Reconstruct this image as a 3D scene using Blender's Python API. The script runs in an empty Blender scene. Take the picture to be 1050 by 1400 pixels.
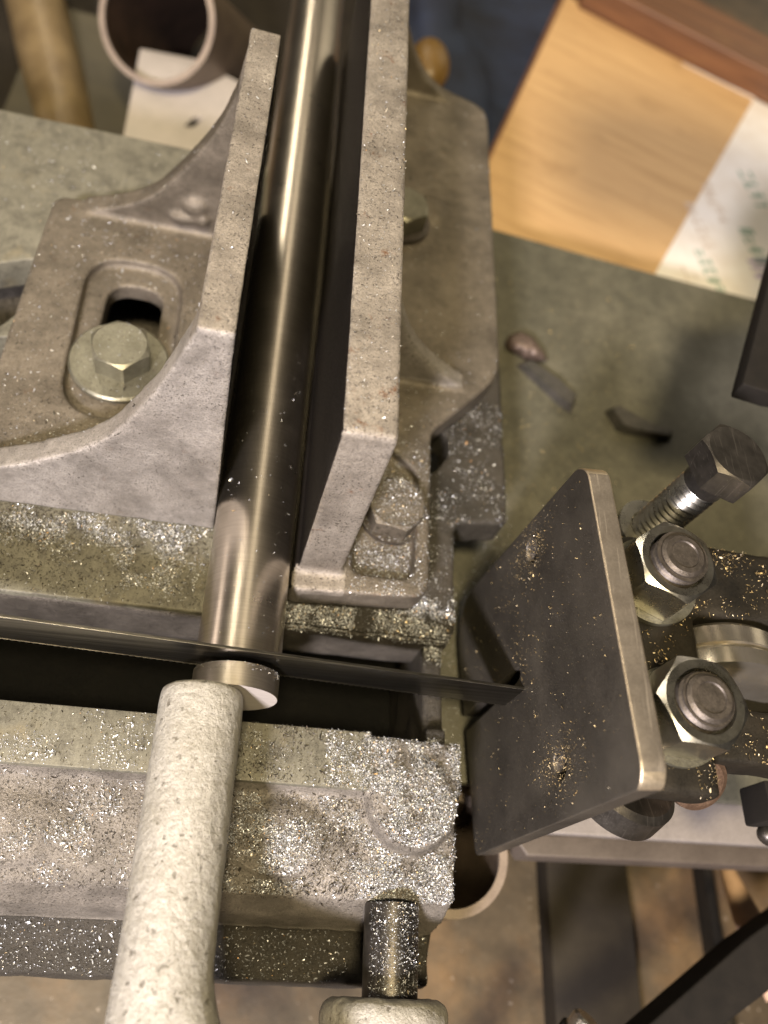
import bpy, bmesh, math, random
import numpy as np
from mathutils import Vector, Matrix, noise as mnoise

random.seed(7)
rng = np.random.default_rng(11)
scene = bpy.context.scene
col = scene.collection
MM = 0.001                      # everything below is written in millimetres

# ------------------------------------------------------------------ camera
CAM = np.array([-8.731, -81.200, 256.795])
CR = np.array([[0.97421, 0.02966, 0.22369],
               [0.13540, -0.86984, -0.47439],
               [0.18051, 0.49244, -0.85142]])      # rows: right, down, forward
cd = bpy.data.cameras.new('camera')
cam = bpy.data.objects.new('camera', cd)
col.objects.link(cam)
m = Matrix.Identity(4)
for i in range(3):
    m[i][0] = CR[0][i]; m[i][1] = -CR[1][i]; m[i][2] = -CR[2][i]; m[i][3] = CAM[i]*MM
cam.matrix_world = m
cd.sensor_fit = 'VERTICAL'
cd.sensor_height = 24.0
cd.lens = 1141.95/1400.0*24.0
cd.clip_start = 0.01
cd.clip_end = 50.0
cd.dof.use_dof = True
cd.dof.focus_distance = 0.238
cd.dof.aperture_fstop = 4.9
scene.camera = cam

# ------------------------------------------------------------------ world + lamps
world = bpy.data.worlds.new('World')
scene.world = world
world.use_nodes = True
bgn = world.node_tree.nodes['Background']
bgn.inputs[0].default_value = (1.0, 0.88, 0.74, 1)
bgn.inputs[1].default_value = 0.012

def area(name, loc, target, sx, sy, power, color):
    ld = bpy.data.lights.new(name, 'AREA')
    ld.shape = 'RECTANGLE'; ld.size = sx; ld.size_y = sy
    ld.energy = power; ld.color = color
    o = bpy.data.objects.new(name, ld); col.objects.link(o)
    loc = Vector(loc); o.location = loc
    d = (Vector(target) - loc).normalized()
    # local y kept along world Y as far as possible
    zax = -d
    yax = (Vector((0, 1, 0)) - zax*zax.y).normalized()
    xax = yax.cross(zax)
    mm = Matrix.Identity(4)
    for i in range(3):
        mm[i][0] = xax[i]; mm[i][1] = yax[i]; mm[i][2] = zax[i]; mm[i][3] = loc[i]
    o.matrix_world = mm
    return o
area('key_lamp', (-0.28, -0.68, 0.58), (0.02, 0.06, 0), 0.10, 0.10, 21.5, (1.0, 0.91, 0.94))
area('ceiling_lamp', (-0.10, -0.42, 1.40), (0.05, 0.08, 0), 0.20, 0.20, 26, (1.0, 0.81, 0.49))
area('tube_lamp', (-0.62, 1.10, 1.20), (0, 0.1, 0), 0.055, 1.7, 7, (1.0, 0.87, 0.68))
area('ceiling_panel', (0.04, 1.00, 1.50), (0.03, 0.3, 0), 0.20, 1.9, 2.6, (1.0, 0.84, 0.62))
area('window_lamp', (-1.5, 0.25, 0.42), (0, 0.1, 0), 0.22, 0.9, 2.6, (1.0, 0.82, 0.70))
area('back_lamp', (1.30, 1.75, 0.95), (0.3, 0.4, 0), 1.5, 1.2, 6.5, (1.0, 0.86, 0.64))

scene.view_settings.view_transform = 'Standard'
scene.view_settings.look = 'None'
scene.view_settings.exposure = 0.08
scene.view_settings.gamma = 1.0
scene.render.engine = 'CYCLES'
scene.cycles.max_bounces = 6
scene.cycles.caustics_reflective = False
scene.cycles.caustics_refractive = False
scene.cycles.sample_clamp_indirect = 4.0

# ------------------------------------------------------------------ material helpers
class Nt:
    def __init__(self, name):
        self.m = bpy.data.materials.new(name)
        self.m.use_nodes = True
        self.t = self.m.node_tree
        self.b = self.t.nodes['Principled BSDF']
        tc = self.t.nodes.new('ShaderNodeTexCoord')
        mp = self.t.nodes.new('ShaderNodeMapping')
        mp.inputs['Scale'].default_value = (1000, 1000, 1000)
        self.t.links.new(tc.outputs['Object'], mp.inputs['Vector'])
        self.v = mp.outputs['Vector']
    def link(self, a, b): self.t.links.new(a, b)
    def mapped(self, scale=(1, 1, 1), rot=(0, 0, 0), loc=(0, 0, 0)):
        mp = self.t.nodes.new('ShaderNodeMapping')
        mp.inputs['Scale'].default_value = scale
        mp.inputs['Rotation'].default_value = rot
        mp.inputs['Location'].default_value = loc
        self.link(self.v, mp.inputs['Vector'])
        return mp.outputs['Vector']
    def noise(self, scale, detail=4, rough=0.55, vec=None, dist=0.0):
        n = self.t.nodes.new('ShaderNodeTexNoise')
        n.inputs['Scale'].default_value = scale
        n.inputs['Detail'].default_value = detail
        n.inputs['Roughness'].default_value = rough
        n.inputs['Distortion'].default_value = dist
        self.link(vec or self.v, n.inputs['Vector'])
        return n.outputs['Fac']
    def vor(self, scale, out='Distance', vec=None, rnd=1.0):
        n = self.t.nodes.new('ShaderNodeTexVoronoi')
        n.inputs['Scale'].default_value = scale
        n.inputs['Randomness'].default_value = rnd
        self.link(vec or self.v, n.inputs['Vector'])
        return n.outputs[out]
    def wave(self, scale, vec=None, dist=1.0, dscale=1.0, detail=2):
        n = self.t.nodes.new('ShaderNodeTexWave')
        n.inputs['Scale'].default_value = scale
        n.inputs['Distortion'].default_value = dist
        n.inputs['Detail'].default_value = detail
        n.inputs['Detail Scale'].default_value = dscale
        self.link(vec or self.v, n.inputs['Vector'])
        return n.outputs['Fac']
    def ramp(self, fac, stops):
        n = self.t.nodes.new('ShaderNodeValToRGB')
        e = n.color_ramp.elements
        while len(e) > len(stops): e.remove(e[-1])
        while len(e) < len(stops): e.new(0.5)
        for q, (p, c) in zip(e, stops):
            q.position = p
            if not hasattr(c, '__len__'): c = (c, c, c)
            q.color = (*c, 1)
        self.link(fac, n.inputs['Fac'])
        return n.outputs['Color']
    def mix(self, fac, a, b, mode='MIX'):
        n = self.t.nodes.new('ShaderNodeMix')
        n.data_type = 'RGBA'; n.blend_type = mode
        ins = [i for i in n.inputs if i.type == 'RGBA']
        if hasattr(fac, 'node'): self.link(fac, n.inputs[0])
        else: n.inputs[0].default_value = fac
        for s, q in ((a, ins[0]), (b, ins[1])):
            if hasattr(s, 'node'): self.link(s, q)
            else: q.default_value = (*s, 1)
        return [o for o in n.outputs if o.type == 'RGBA'][0]
    def math(self, op, a, b=0.5):
        n = self.t.nodes.new('ShaderNodeMath'); n.operation = op
        for s, q in ((a, n.inputs[0]), (b, n.inputs[1])):
            if hasattr(s, 'node'): self.link(s, q)
            else: q.default_value = s
        return n.outputs[0]
    def bump(self, h, strength=0.5, dist=0.3, prev=None):
        n = self.t.nodes.new('ShaderNodeBump')
        n.inputs['Strength'].default_value = strength
        n.inputs['Distance'].default_value = dist*MM
        self.link(h, n.inputs['Height'])
        if prev is not None: self.link(prev, n.inputs['Normal'])
        return n.outputs['Normal']
    def out(self, color=None, rough=None, metal=0.0, normal=None, spec=0.5):
        b = self.b
        for s, k in ((color, 'Base Color'), (rough, 'Roughness'), (metal, 'Metallic')):
            if s is None: continue
            if hasattr(s, 'node'): self.link(s, b.inputs[k])
            elif hasattr(s, '__len__'): b.inputs[k].default_value = (*s, 1)
            else: b.inputs[k].default_value = s
        b.inputs['Specular IOR Level'].default_value = spec
        if normal is not None: self.link(normal, b.inputs['Normal'])
        return self.m

MAT = {}
def cast_mat(name, c1, c2, cd_, rust=0.0, pit=0.60, bumpd=0.3, rough=0.46, speck=True, metal=0.45):
    t = Nt(name)
    big = t.ramp(t.noise(0.03, 5, 0.6), [(0.30, 0.0), (0.70, 1.0)])
    c = t.mix(big, c1, c2)
    mid = t.ramp(t.noise(0.25, 6, 0.7), [(0.30, 0.84), (0.62, 1.05)])
    c = t.mix(1.0, c, mid, 'MULTIPLY')
    fine = t.noise(1.9, 5, 0.75)
    c = t.mix(1.0, c, t.ramp(fine, [(0.34, 0.58), (0.5, 0.98), (0.68, 1.22)]), 'MULTIPLY')
    pits = t.ramp(t.noise(1.35, 3, 0.6), [(pit+0.035, 0.0), (pit+0.085, 1.0)])
    pmask = t.ramp(t.noise(0.06, 5, 0.65, t.mapped(loc=(13, 6, 8))), [(0.36, 0.12), (0.62, 1.0)])
    c = t.mix(t.math('MULTIPLY', t.math('MULTIPLY', pits, pmask), 0.9), c, cd_)
    if speck:
        sp = t.ramp(t.noise(3.1, 2, 0.5), [(0.68, 0.0), (0.74, 1.0)])
        c = t.mix(t.math('MULTIPLY', sp, 0.3), c, (0.62, 0.58, 0.5))
    if rust > 0:
        rs = t.ramp(t.noise(0.16, 5, 0.7), [(0.62, 0.0), (0.72, 1.0)])
        c = t.mix(t.math('MULTIPLY', rs, rust), c, (0.16, 0.065, 0.02))
    h = t.math('ADD', t.math('MULTIPLY', t.noise(0.6, 5, 0.65), 1.1), fine)
    h = t.math('SUBTRACT', h, t.math('MULTIPLY', pits, 0.5))
    g = t.t.nodes.new('ShaderNodeNewGeometry')
    edge = t.ramp(g.outputs['Pointiness'], [(0.515, 0.0), (0.56, 1.0)])
    chipm = t.ramp(t.noise(0.75, 5, 0.7, t.mapped(loc=(11, 5, 2))), [(0.54, 0.0), (0.60, 1.0)])
    c = t.mix(t.math('MULTIPLY', t.math('MULTIPLY', edge, chipm), 0.85), c, cd_)
    grime = t.ramp(t.noise(0.05, 7, 0.72, t.mapped(loc=(3, 21, 7))), [(0.43, 0.0), (0.64, 1.0)])
    c = t.mix(t.math('MULTIPLY', t.math('MULTIPLY', grime, t.ramp(fine, [(0.4, 0.35), (0.58, 1.0)])), 0.9), c, t.mix(0.3, cd_, c))
    rub = t.ramp(t.noise(0.11, 5, 0.7, t.mapped(loc=(31, 2, 17))), [(0.56, 0.0), (0.68, 1.0)])
    c = t.mix(t.math('MULTIPLY', rub, 0.22), c, tuple(min(0.6, q*1.35) for q in c1))
    nrm = t.bump(h, 0.8, bumpd)
    r = t.ramp(fine, [(0.3, rough-0.12), (0.7, rough+0.15)])
    return t.out(c, r, metal, nrm, 0.45)

MAT['jaw'] = cast_mat('grey_cast_iron', (0.215, 0.188, 0.15), (0.14, 0.12, 0.093), (0.022, 0.018, 0.012), rust=0.3)
MAT['gusset'] = cast_mat('lit_grey_cast_iron', (0.385, 0.36, 0.33), (0.31, 0.285, 0.255), (0.05, 0.043, 0.034), rust=0.2, pit=0.565)  # paler copy of the jaw iron: front light put into the colour
MAT['jaw_wall'] = cast_mat('worn_cast_iron', (0.37, 0.335, 0.288), (0.275, 0.245, 0.206), (0.026, 0.019, 0.012), rust=0.8, pit=0.555)
MAT['bed_cast'] = cast_mat('grimy_cast_iron', (0.34, 0.312, 0.275), (0.19, 0.173, 0.148), (0.03, 0.027, 0.022), pit=0.55, bumpd=0.5)
MAT['bed_dark'] = cast_mat('shaded_oily_iron', (0.008, 0.0075, 0.006), (0.005, 0.005, 0.0045), (0.003, 0.003, 0.003), pit=0.58, bumpd=0.5, rough=0.55, speck=False, metal=0.1)  # oily iron, near-black: the blade gap's shade is put into the colour
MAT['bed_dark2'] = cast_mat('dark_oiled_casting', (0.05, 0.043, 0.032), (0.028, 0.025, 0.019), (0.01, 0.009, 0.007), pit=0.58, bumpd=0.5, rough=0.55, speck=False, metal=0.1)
MAT['gap_wall'] = cast_mat('grimy_gap_casting', (0.15, 0.135, 0.115), (0.085, 0.076, 0.064), (0.02, 0.018, 0.014), pit=0.57, bumpd=0.4, rough=0.45, speck=False)
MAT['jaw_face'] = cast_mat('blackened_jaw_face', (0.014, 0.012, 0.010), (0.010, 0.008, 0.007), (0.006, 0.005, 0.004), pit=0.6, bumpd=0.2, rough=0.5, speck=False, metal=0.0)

def bed_top():
    t = Nt('machined_bed_iron')
    big = t.ramp(t.noise(0.028, 5, 0.6), [(0.33, 0.0), (0.68, 1.0)])
    c = t.mix(big, (0.185, 0.178, 0.138), (0.13, 0.124, 0.094))
    v = t.mapped((1, 0.06, 1), (0, 0, math.radians(-24)))
    scr = t.noise(1.3, 4, 0.6, v)
    c = t.mix(1.0, c, t.ramp(scr, [(0.35, 0.86), (0.66, 1.1)]), 'MULTIPLY')
    grime = t.ramp(t.noise(0.16, 8, 0.78), [(0.46, 0.0), (0.66, 1.0)])
    c = t.mix(t.math('MULTIPLY', grime, 0.8), c, (0.055, 0.051, 0.04))
    yel = t.ramp(t.noise(0.05, 4, 0.6, t.mapped(loc=(40, 13, 0))), [(0.58, 0.0), (0.74, 1.0)])
    c = t.mix(t.math('MULTIPLY', yel, 0.35), c, (0.24, 0.18, 0.07))
    fine = t.noise(2.2, 4, 0.7)
    c = t.mix(1.0, c, t.ramp(fine, [(0.3, 0.7), (0.7, 1.15)]), 'MULTIPLY')
    nrm = t.bump(t.math('ADD', scr, t.math('MULTIPLY', fine, 0.5)), 0.5, 0.12)
    return t.out(c, t.ramp(scr, [(0.3, 0.5), (0.7, 0.66)]), 0.12, nrm)
MAT['bed_top'] = bed_top()

def rod_mat():
    t = Nt('polished_steel_bar')
    v = t.mapped((0.03, 1.0, 0.03))
    ln = t.noise(1.6, 4, 0.7, v)
    c = t.mix(t.ramp(ln, [(0.35, 0.0), (0.7, 1.0)]), (0.58, 0.525, 0.44), (0.70, 0.64, 0.55))
    sm = t.ramp(t.noise(0.08, 5, 0.65), [(0.3, 0.27), (0.7, 0.32)])
    nrm = t.bump(ln, 0.06, 0.03)
    return t.out(c, sm, 1.0, nrm)
MAT['rod'] = rod_mat()
def cut_face():
    t = Nt('sawn_steel_face')
    v = t.mapped((0.06, 1, 1.0))
    ln = t.noise(2.0, 4, 0.7, v)
    c = t.mix(ln, (0.38, 0.35, 0.33), (0.70, 0.65, 0.60))
    return t.out(c, 0.5, 0.4, t.bump(ln, 0.3, 0.08))
MAT['cut'] = cut_face()
MAT['satin'] = rod_mat()
MAT['satin'].name = 'satin_steel_bar'
for l_ in list(MAT['satin'].node_tree.links):
    if l_.to_socket.name == 'Roughness': MAT['satin'].node_tree.links.remove(l_)
MAT['satin'].node_tree.nodes['Principled BSDF'].inputs['Roughness'].default_value = 0.36
def blade_mat():
    t = Nt('running_saw_band')
    v = t.mapped((0.02, 1, 1.0), (0, math.radians(-5.6), 0))
    ln = t.noise(0.9, 5, 0.6, v)
    c = t.mix(t.ramp(ln, [(0.35, 0.0), (0.65, 1.0)]), (0.09, 0.085, 0.075), (0.22, 0.21, 0.185))
    return t.out(c, 0.3, 1.0, t.bump(ln, 0.12, 0.06))
MAT['blade'] = blade_mat()

def arm_mat():
    t = Nt('cream_painted_casting')
    lump = t.noise(0.5, 6, 0.66)
    fine = t.noise(1.4, 5, 0.65)
    c = t.mix(t.ramp(lump, [(0.35, 0.0), (0.65, 1.0)]), (0.315, 0.302, 0.265), (0.395, 0.382, 0.34))
    c = t.mix(1.0, c, t.ramp(fine, [(0.3, 0.72), (0.62, 1.06)]), 'MULTIPLY')
    pits = t.ramp(t.noise(0.42, 4, 0.62, t.mapped(loc=(5, 3, 9))), [(0.625, 0.0), (0.655, 1.0)])
    c = t.mix(t.math('MULTIPLY', pits, 0.8), c, (0.10, 0.09, 0.068))
    dirt = t.ramp(t.noise(0.07, 6, 0.7, t.mapped(loc=(8, 31, 4))), [(0.46, 0.0), (0.68, 1.0)])
    c = t.mix(t.math('MULTIPLY', dirt, 0.45), c, (0.2, 0.185, 0.14))
    fl = t.ramp(t.noise(2.4, 3, 0.6), [(0.64, 0.0), (0.7, 1.0)])
    c = t.mix(t.math('MULTIPLY', fl, 0.6), c, (0.14, 0.13, 0.10))
    h = t.math('SUBTRACT', t.math('ADD', t.math('MULTIPLY', lump, 2.6), t.math('MULTIPLY', fine, 0.8)), t.math('MULTIPLY', pits, 0.5))
    return t.out(c, 0.4, 0.12, t.bump(h, 0.9, 0.30), 0.5)
MAT['arm'] = arm_mat()

def steel_mat(name, a, b, rough=0.4, metal=0.85, sc=0.2, bumps=0.35, spots=None, grain=1.0, scratch=0.0):
    t = Nt(name)
    n1 = t.noise(sc, 6, 0.65); n2 = t.noise(1.6, 5, 0.7)
    c = t.mix(t.ramp(n1, [(0.33, 0.0), (0.67, 1.0)]), a, b)
    c = t.mix(1.0, c, t.ramp(n2, [(0.3, 1-0.28*grain), (0.7, 1+0.18*grain)]), 'MULTIPLY')
    if spots:
        s = t.ramp(t.noise(0.8, 4, 0.6), [(0.6, 0.0), (0.68, 1.0)])
        c = t.mix(t.math('MULTIPLY', s, 0.7), c, spots)
    rr = t.ramp(n2, [(0.3, rough-0.08*grain), (0.7, rough+0.12*grain)])
    if scratch > 0:
        for k, an in enumerate((0.5, -0.9, 1.3)):
            v = t.mapped((1.0, 0.035, 0.035 if k else 1.0), (an, an*0.6, an*1.7), (k*7, 3, 9))
            q = t.ramp(t.noise(1.5, 2, 0.5, v), [(0.655, 0.0), (0.70, 1.0)])
            c = t.mix(t.math('MULTIPLY', q, scratch), c, tuple(min(0.7, 2.2*x) for x in a))
        oil = t.ramp(t.noise(0.045, 6, 0.7, t.mapped(loc=(4, 9, 2))), [(0.46, 0.0), (0.62, 1.0)])
        c = t.mix(t.math('MULTIPLY', oil, 0.22), c, tuple(0.4*x for x in b))
        rr = t.mix(oil, rr, (rough*0.85,)*3)
    return t.out(c, rr, metal, t.bump(t.math('ADD', n1, n2), bumps*grain, 0.15))
MAT['plate'] = steel_mat('dark_oiled_steel_plate', (0.088, 0.079, 0.065), (0.050, 0.045, 0.038), 0.40, 0.45, 0.06, 0.35)
MAT['plate_edge'] = steel_mat('worn_top_lit_steel', (0.24, 0.212, 0.172), (0.165, 0.143, 0.114), 0.42, 0.6, 0.12, 0.3, grain=0.7, scratch=0.4)  # worn, and lightened because this edge faces up to the light
MAT['edge_highlight'] = steel_mat('edge_highlight_steel', (0.62, 0.53, 0.39), (0.42, 0.35, 0.25), 0.38, 0.8, 0.4, 0.3)  # painted highlight for the plate bevel and the blade's back edge
MAT['zinc'] = steel_mat('zinc_plated_steel', (0.74, 0.725, 0.66), (0.60, 0.58, 0.51), 0.3, 1.0, 0.15, 0.1, grain=0.3, scratch=0.25)
MAT['zinc_dull'] = steel_mat('dull_zinc_washer', (0.27, 0.262, 0.205), (0.17, 0.162, 0.12), 0.36, 0.75, 0.12, 0.3, (0.10, 0.09, 0.06))
MAT['black_steel'] = steel_mat('black_oxide_steel', (0.12, 0.11, 0.098), (0.065, 0.06, 0.053), 0.36, 0.85, 0.2, 0.4, grain=0.6, scratch=0.3)
MAT['stud'] = steel_mat('brown_stud_end', (0.15, 0.13, 0.112), (0.08, 0.07, 0.06), 0.45, 0.8, 0.4, 0.6)
MAT['bearing'] = steel_mat('bearing_steel', (0.66, 0.61, 0.52), (0.54, 0.49, 0.40), 0.22, 0.92, 0.2, 0.05, grain=0.15)
MAT['copper'] = steel_mat('coppery_bush', (0.30, 0.20, 0.14), (0.2, 0.13, 0.09), 0.4, 0.8, 0.3, 0.3)
MAT['bracket'] = steel_mat('dark_bracket_iron', (0.026, 0.022, 0.016), (0.012, 0.011, 0.009), 0.5, 0.2, 0.08, 0.6)
MAT['black'] = steel_mat('black_painted_steel', (0.009, 0.008, 0.007), (0.014, 0.012, 0.010), 0.8, 0.0, 0.1, 0.3)
MAT['scrap'] = steel_mat('dark_offcut_steel', (0.07, 0.07, 0.062), (0.12, 0.11, 0.10), 0.4, 0.6, 0.2, 0.4)
MAT['scrap_brown'] = steel_mat('brown_slag', (0.14, 0.10, 0.08), (0.08, 0.06, 0.05), 0.45, 0.4, 0.4, 0.6)
MAT['pipe'] = steel_mat('grey_brown_pipe', (0.19, 0.145, 0.105), (0.12, 0.09, 0.068), 0.45, 0.35, 0.06, 0.2)
MAT['bore'] = steel_mat('rusty_pipe_bore', (0.05, 0.03, 0.02), (0.025, 0.016, 0.011), 0.7, 0.0, 0.06, 0.2)
MAT['near_black'] = steel_mat('near_black_fill', (0.028, 0.023, 0.016), (0.016, 0.013, 0.010), 0.7, 0.0, 0.03, 0.3)  # near-black colour for the plate recesses, floor patch and back sheet
MAT['pipe_rim'] = steel_mat('bright_pipe_rim', (0.30, 0.245, 0.195), (0.23, 0.185, 0.15), 0.45, 0.3, 0.1, 0.2)
MAT['white_metal'] = steel_mat('white_painted_metal', (0.52, 0.48, 0.45), (0.44, 0.41, 0.38), 0.5, 0.0, 0.05, 0.1)
MAT['lip'] = steel_mat('scuffed_grey_lip', (0.22, 0.20, 0.19), (0.16, 0.145, 0.135), 0.5, 0.0, 0.06, 0.2)
MAT['bracket_rail'] = steel_mat('brown_rail', (0.10, 0.082, 0.068), (0.065, 0.052, 0.043), 0.55, 0.1, 0.06, 0.2)
MAT['tan'] = steel_mat('tan_tube', (0.23, 0.17, 0.085), (0.13, 0.092, 0.045), 0.4, 0.1, 0.04, 0.1)
MAT['olive_panel'] = steel_mat('olive_panel', (0.075, 0.066, 0.040), (0.05, 0.044, 0.028), 0.6, 0.0, 0.03, 0.2)
MAT['blue'] = steel_mat('dark_blue_plastic', (0.016, 0.027, 0.062), (0.007, 0.010, 0.022), 0.75, 0.0, 0.02, 0.3)
MAT['amber'] = steel_mat('amber_plastic', (0.20, 0.12, 0.035), (0.15, 0.09, 0.025), 0.4, 0.0, 0.05, 0.1)
MAT['salmon'] = steel_mat('bare_wood_stick', (0.62, 0.42, 0.29), (0.55, 0.36, 0.24), 0.6, 0.0, 0.05, 0.2)

def tray_mat():
    t = Nt('green_grey_painted_tray')
    big = t.ramp(t.noise(0.02, 5, 0.6), [(0.35, 0.0), (0.65, 1.0)])
    c = t.mix(big, (0.118, 0.112, 0.08), (0.072, 0.07, 0.049))
    mid = t.noise(0.13, 6, 0.7)
    c = t.mix(1.0, c, t.ramp(mid, [(0.3, 0.65), (0.7, 1.2)]), 'MULTIPLY')
    sp = t.ramp(t.noise(0.42, 5, 0.7), [(0.57, 0.0), (0.64, 1.0)])
    c = t.mix(t.math('MULTIPLY', sp, 0.8), c, (0.03, 0.03, 0.022))
    ring = t.ramp(t.noise(0.03, 6, 0.7, t.mapped(loc=(9, 2, 5))), [(0.46, 0.0), (0.66, 1.0)])
    c = t.mix(t.math('MULTIPLY', ring, 0.55), c, (0.055, 0.052, 0.035))
    pale = t.ramp(t.noise(0.5, 3, 0.6, t.mapped(loc=(30, 7, 3))), [(0.64, 0.0), (0.7, 1.0)])
    c = t.mix(t.math('MULTIPLY', pale, 0.4), c, (0.3, 0.28, 0.2))
    return t.out(c, 0.55, 0.0, t.bump(mid, 0.4, 0.3))
MAT['tray'] = tray_mat()
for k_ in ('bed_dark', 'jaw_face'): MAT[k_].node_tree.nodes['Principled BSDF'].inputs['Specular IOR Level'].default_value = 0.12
for k_ in ('black', 'near_black', 'bore', 'bracket'): MAT[k_].node_tree.nodes['Principled BSDF'].inputs['Specular IOR Level'].default_value = 0.2

def floor_mat():
    t = Nt('oily_brown_floor')
    a = t.ramp(t.noise(0.012, 6, 0.65), [(0.32, (0.040, 0.031, 0.020)), (0.5, (0.072, 0.053, 0.032)), (0.70, (0.14, 0.085, 0.038))])
    b = t.ramp(t.noise(0.05, 6, 0.7), [(0.3, 0.55), (0.65, 1.15)])
    c = t.mix(1.0, a, b, 'MULTIPLY')
    sp = t.ramp(t.noise(0.25, 3, 0.6), [(0.66, 0.0), (0.72, 1.0)])
    c = t.mix(t.math('MULTIPLY', sp, 0.5), c, (0.35, 0.30, 0.24))
    return t.out(c, 0.5, 0.0, t.bump(t.noise(0.1, 5), 0.3, 1.0))
MAT['floor'] = floor_mat()

def wood_mat(name, c1, c2, c3):
    t = Nt(name)
    v = t.mapped((0.012, 0.13, 0.13))
    g = t.noise(1.0, 6, 0.6, v, 0.4)
    c = t.ramp(g, [(0.3, c3), (0.48, c1), (0.7, c2)])
    v2 = t.mapped((0.03, 0.9, 0.9))
    c = t.mix(1.0, c, t.ramp(t.noise(1.0, 4, 0.6, v2), [(0.3, 0.88), (0.7, 1.06)]), 'MULTIPLY')
    st = t.ramp(t.noise(0.03, 5, 0.6), [(0.58, 0.0), (0.75, 1.0)])
    c = t.mix(t.math('MULTIPLY', st, 0.4), c, (0.22, 0.12, 0.04))
    return t.out(c, 0.5, 0.0, t.bump(g, 0.2, 0.3))
MAT['wood'] = wood_mat('pale_pine_board', (0.54, 0.345, 0.16), (0.59, 0.39, 0.185), (0.45, 0.28, 0.12))
MAT['wood_red'] = wood_mat('red_brown_wood', (0.13, 0.056, 0.022), (0.18, 0.08, 0.032), (0.08, 0.033, 0.013))
def paper_mat():
    t = Nt('printed_white_paper')
    n = t.noise(0.05, 4, 0.6)
    c = t.mix(t.ramp(n, [(0.4, 0.0), (0.7, 1.0)]), (0.80, 0.77, 0.72), (0.72, 0.66, 0.58))
    return t.out(c, 0.35, 0.0, t.bump(n, 0.4, 1.0))
MAT['paper'] = paper_mat()
MAT['ink_green'] = steel_mat('green_print', (0.15, 0.30, 0.22), (0.26, 0.40, 0.31), 0.5, 0.0, 0.3, 0.0)
MAT['ink_purple'] = steel_mat('purple_print', (0.34, 0.26, 0.46), (0.46, 0.38, 0.56), 0.5, 0.0, 0.3, 0.0)
MAT['ink_tan'] = steel_mat('tan_print', (0.56, 0.46, 0.36), (0.64, 0.54, 0.44), 0.5, 0.0, 0.3, 0.0)

def chip_mat(name, stops, rough=0.42):
    t = Nt(name)
    g = t.t.nodes.new('ShaderNodeNewGeometry')
    c = t.ramp(g.outputs['Random Per Island'], stops)
    return t.out(c, rough, 0.6)
MAT['chips'] = chip_mat('steel_swarf', [(0.0, (0.08, 0.077, 0.072)), (0.3, (0.29, 0.30, 0.31)), (0.65, (0.56, 0.58, 0.60)), (0.9, (0.86, 0.89, 0.92)), (0.985, (0.66, 0.52, 0.3)), (1.0, (0.62, 0.32, 0.10))])
MAT['chips_gold'] = chip_mat('straw_coloured_swarf', [(0.0, (0.08, 0.065, 0.045)), (0.3, (0.34, 0.25, 0.12)), (0.7, (0.62, 0.48, 0.24)), (1.0, (0.75, 0.66, 0.48))])
MAT['chips_dark'] = chip_mat('dark_grit', [(0.0, (0.02, 0.018, 0.014)), (0.7, (0.07, 0.06, 0.05)), (1.0, (0.16, 0.14, 0.11))], 0.5)

# ------------------------------------------------------------------ mesh helpers (mm in, metres out)
def thing(name, label, cat, loc=(0, 0, 0), group=None):
    o = bpy.data.objects.new(name, None)
    o.empty_display_size = 0.01
    col.objects.link(o)
    o.location = Vector(loc)*MM
    o['label'] = label; o['category'] = cat
    if group: o['group'] = group
    return o
def origin(o):
    v = Vector((0, 0, 0))
    while o is not None:
        v = v + o.location; o = o.parent
    return np.array(v)/MM
def tag(o, label, cat, group=None):
    o['label'] = label; o['category'] = cat
    if group: o['group'] = group
    return o
def mk(name, verts, faces, mat, parent=None, loc=None, smooth=False, kind=None, normals=None):
    """one mesh object; verts in world mm"""
    verts = np.asarray(verts, float)
    if parent is not None:
        base = origin(parent); off = np.zeros(3)
    else:
        off = np.array(loc, float) if loc is not None else np.array([*(verts[:, :2].min(0)+verts[:, :2].max(0))/2, verts[:, 2].min()])
        base = off
    me = bpy.data.meshes.new(name)
    vv = (verts-base)*MM
    me.from_pydata(vv.tolist(), [], [list(map(int, f)) for f in faces])
    me.update()
    mats = mat if isinstance(mat, (list, tuple)) else [mat]
    for q in mats: me.materials.append(MAT[q])
    if smooth: me.polygons.foreach_set('use_smooth', [True]*len(me.polygons))
    elif len(me.polygons) < 6000:
        me.polygons.foreach_set('use_smooth', [True]*len(me.polygons)); me.set_sharp_from_angle(angle=math.radians(26))
    if normals is not None: me.normals_split_custom_set_from_vertices([tuple(n) for n in normals])
    o = bpy.data.objects.new(name, me)
    col.objects.link(o)
    if parent is not None: o.parent = parent
    else: o.location = Vector(off)*MM
    if kind: o['kind'] = kind
    return o
def bm_out(bm):
    bm.normal_update()
    vs = np.array([v.co[:] for v in bm.verts]); bm.verts.index_update()
    fs = [[v.index for v in f.verts] for f in bm.faces]
    bm.free()
    return vs, fs
def join(*parts):
    V = []; F = []; n = 0
    for v, f in parts:
        V.append(np.asarray(v, float)); F += [[i+n for i in q] for q in f]; n += len(v)
    return np.vstack(V), F
def box(x0, x1, y0, y1, z0, z1, bev=0.0, seg=2):
    bm = bmesh.new()
    bmesh.ops.create_cube(bm, size=1.0)
    for v in bm.verts:
        v.co = ((x0+x1)/2+v.co.x*(x1-x0), (y0+y1)/2+v.co.y*(y1-y0), (z0+z1)/2+v.co.z*(z1-z0))
    if bev > 0: bmesh.ops.bevel(bm, geom=list(bm.edges), offset=bev, segments=seg, profile=0.6, affect='EDGES')
    return bm_out(bm)
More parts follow.
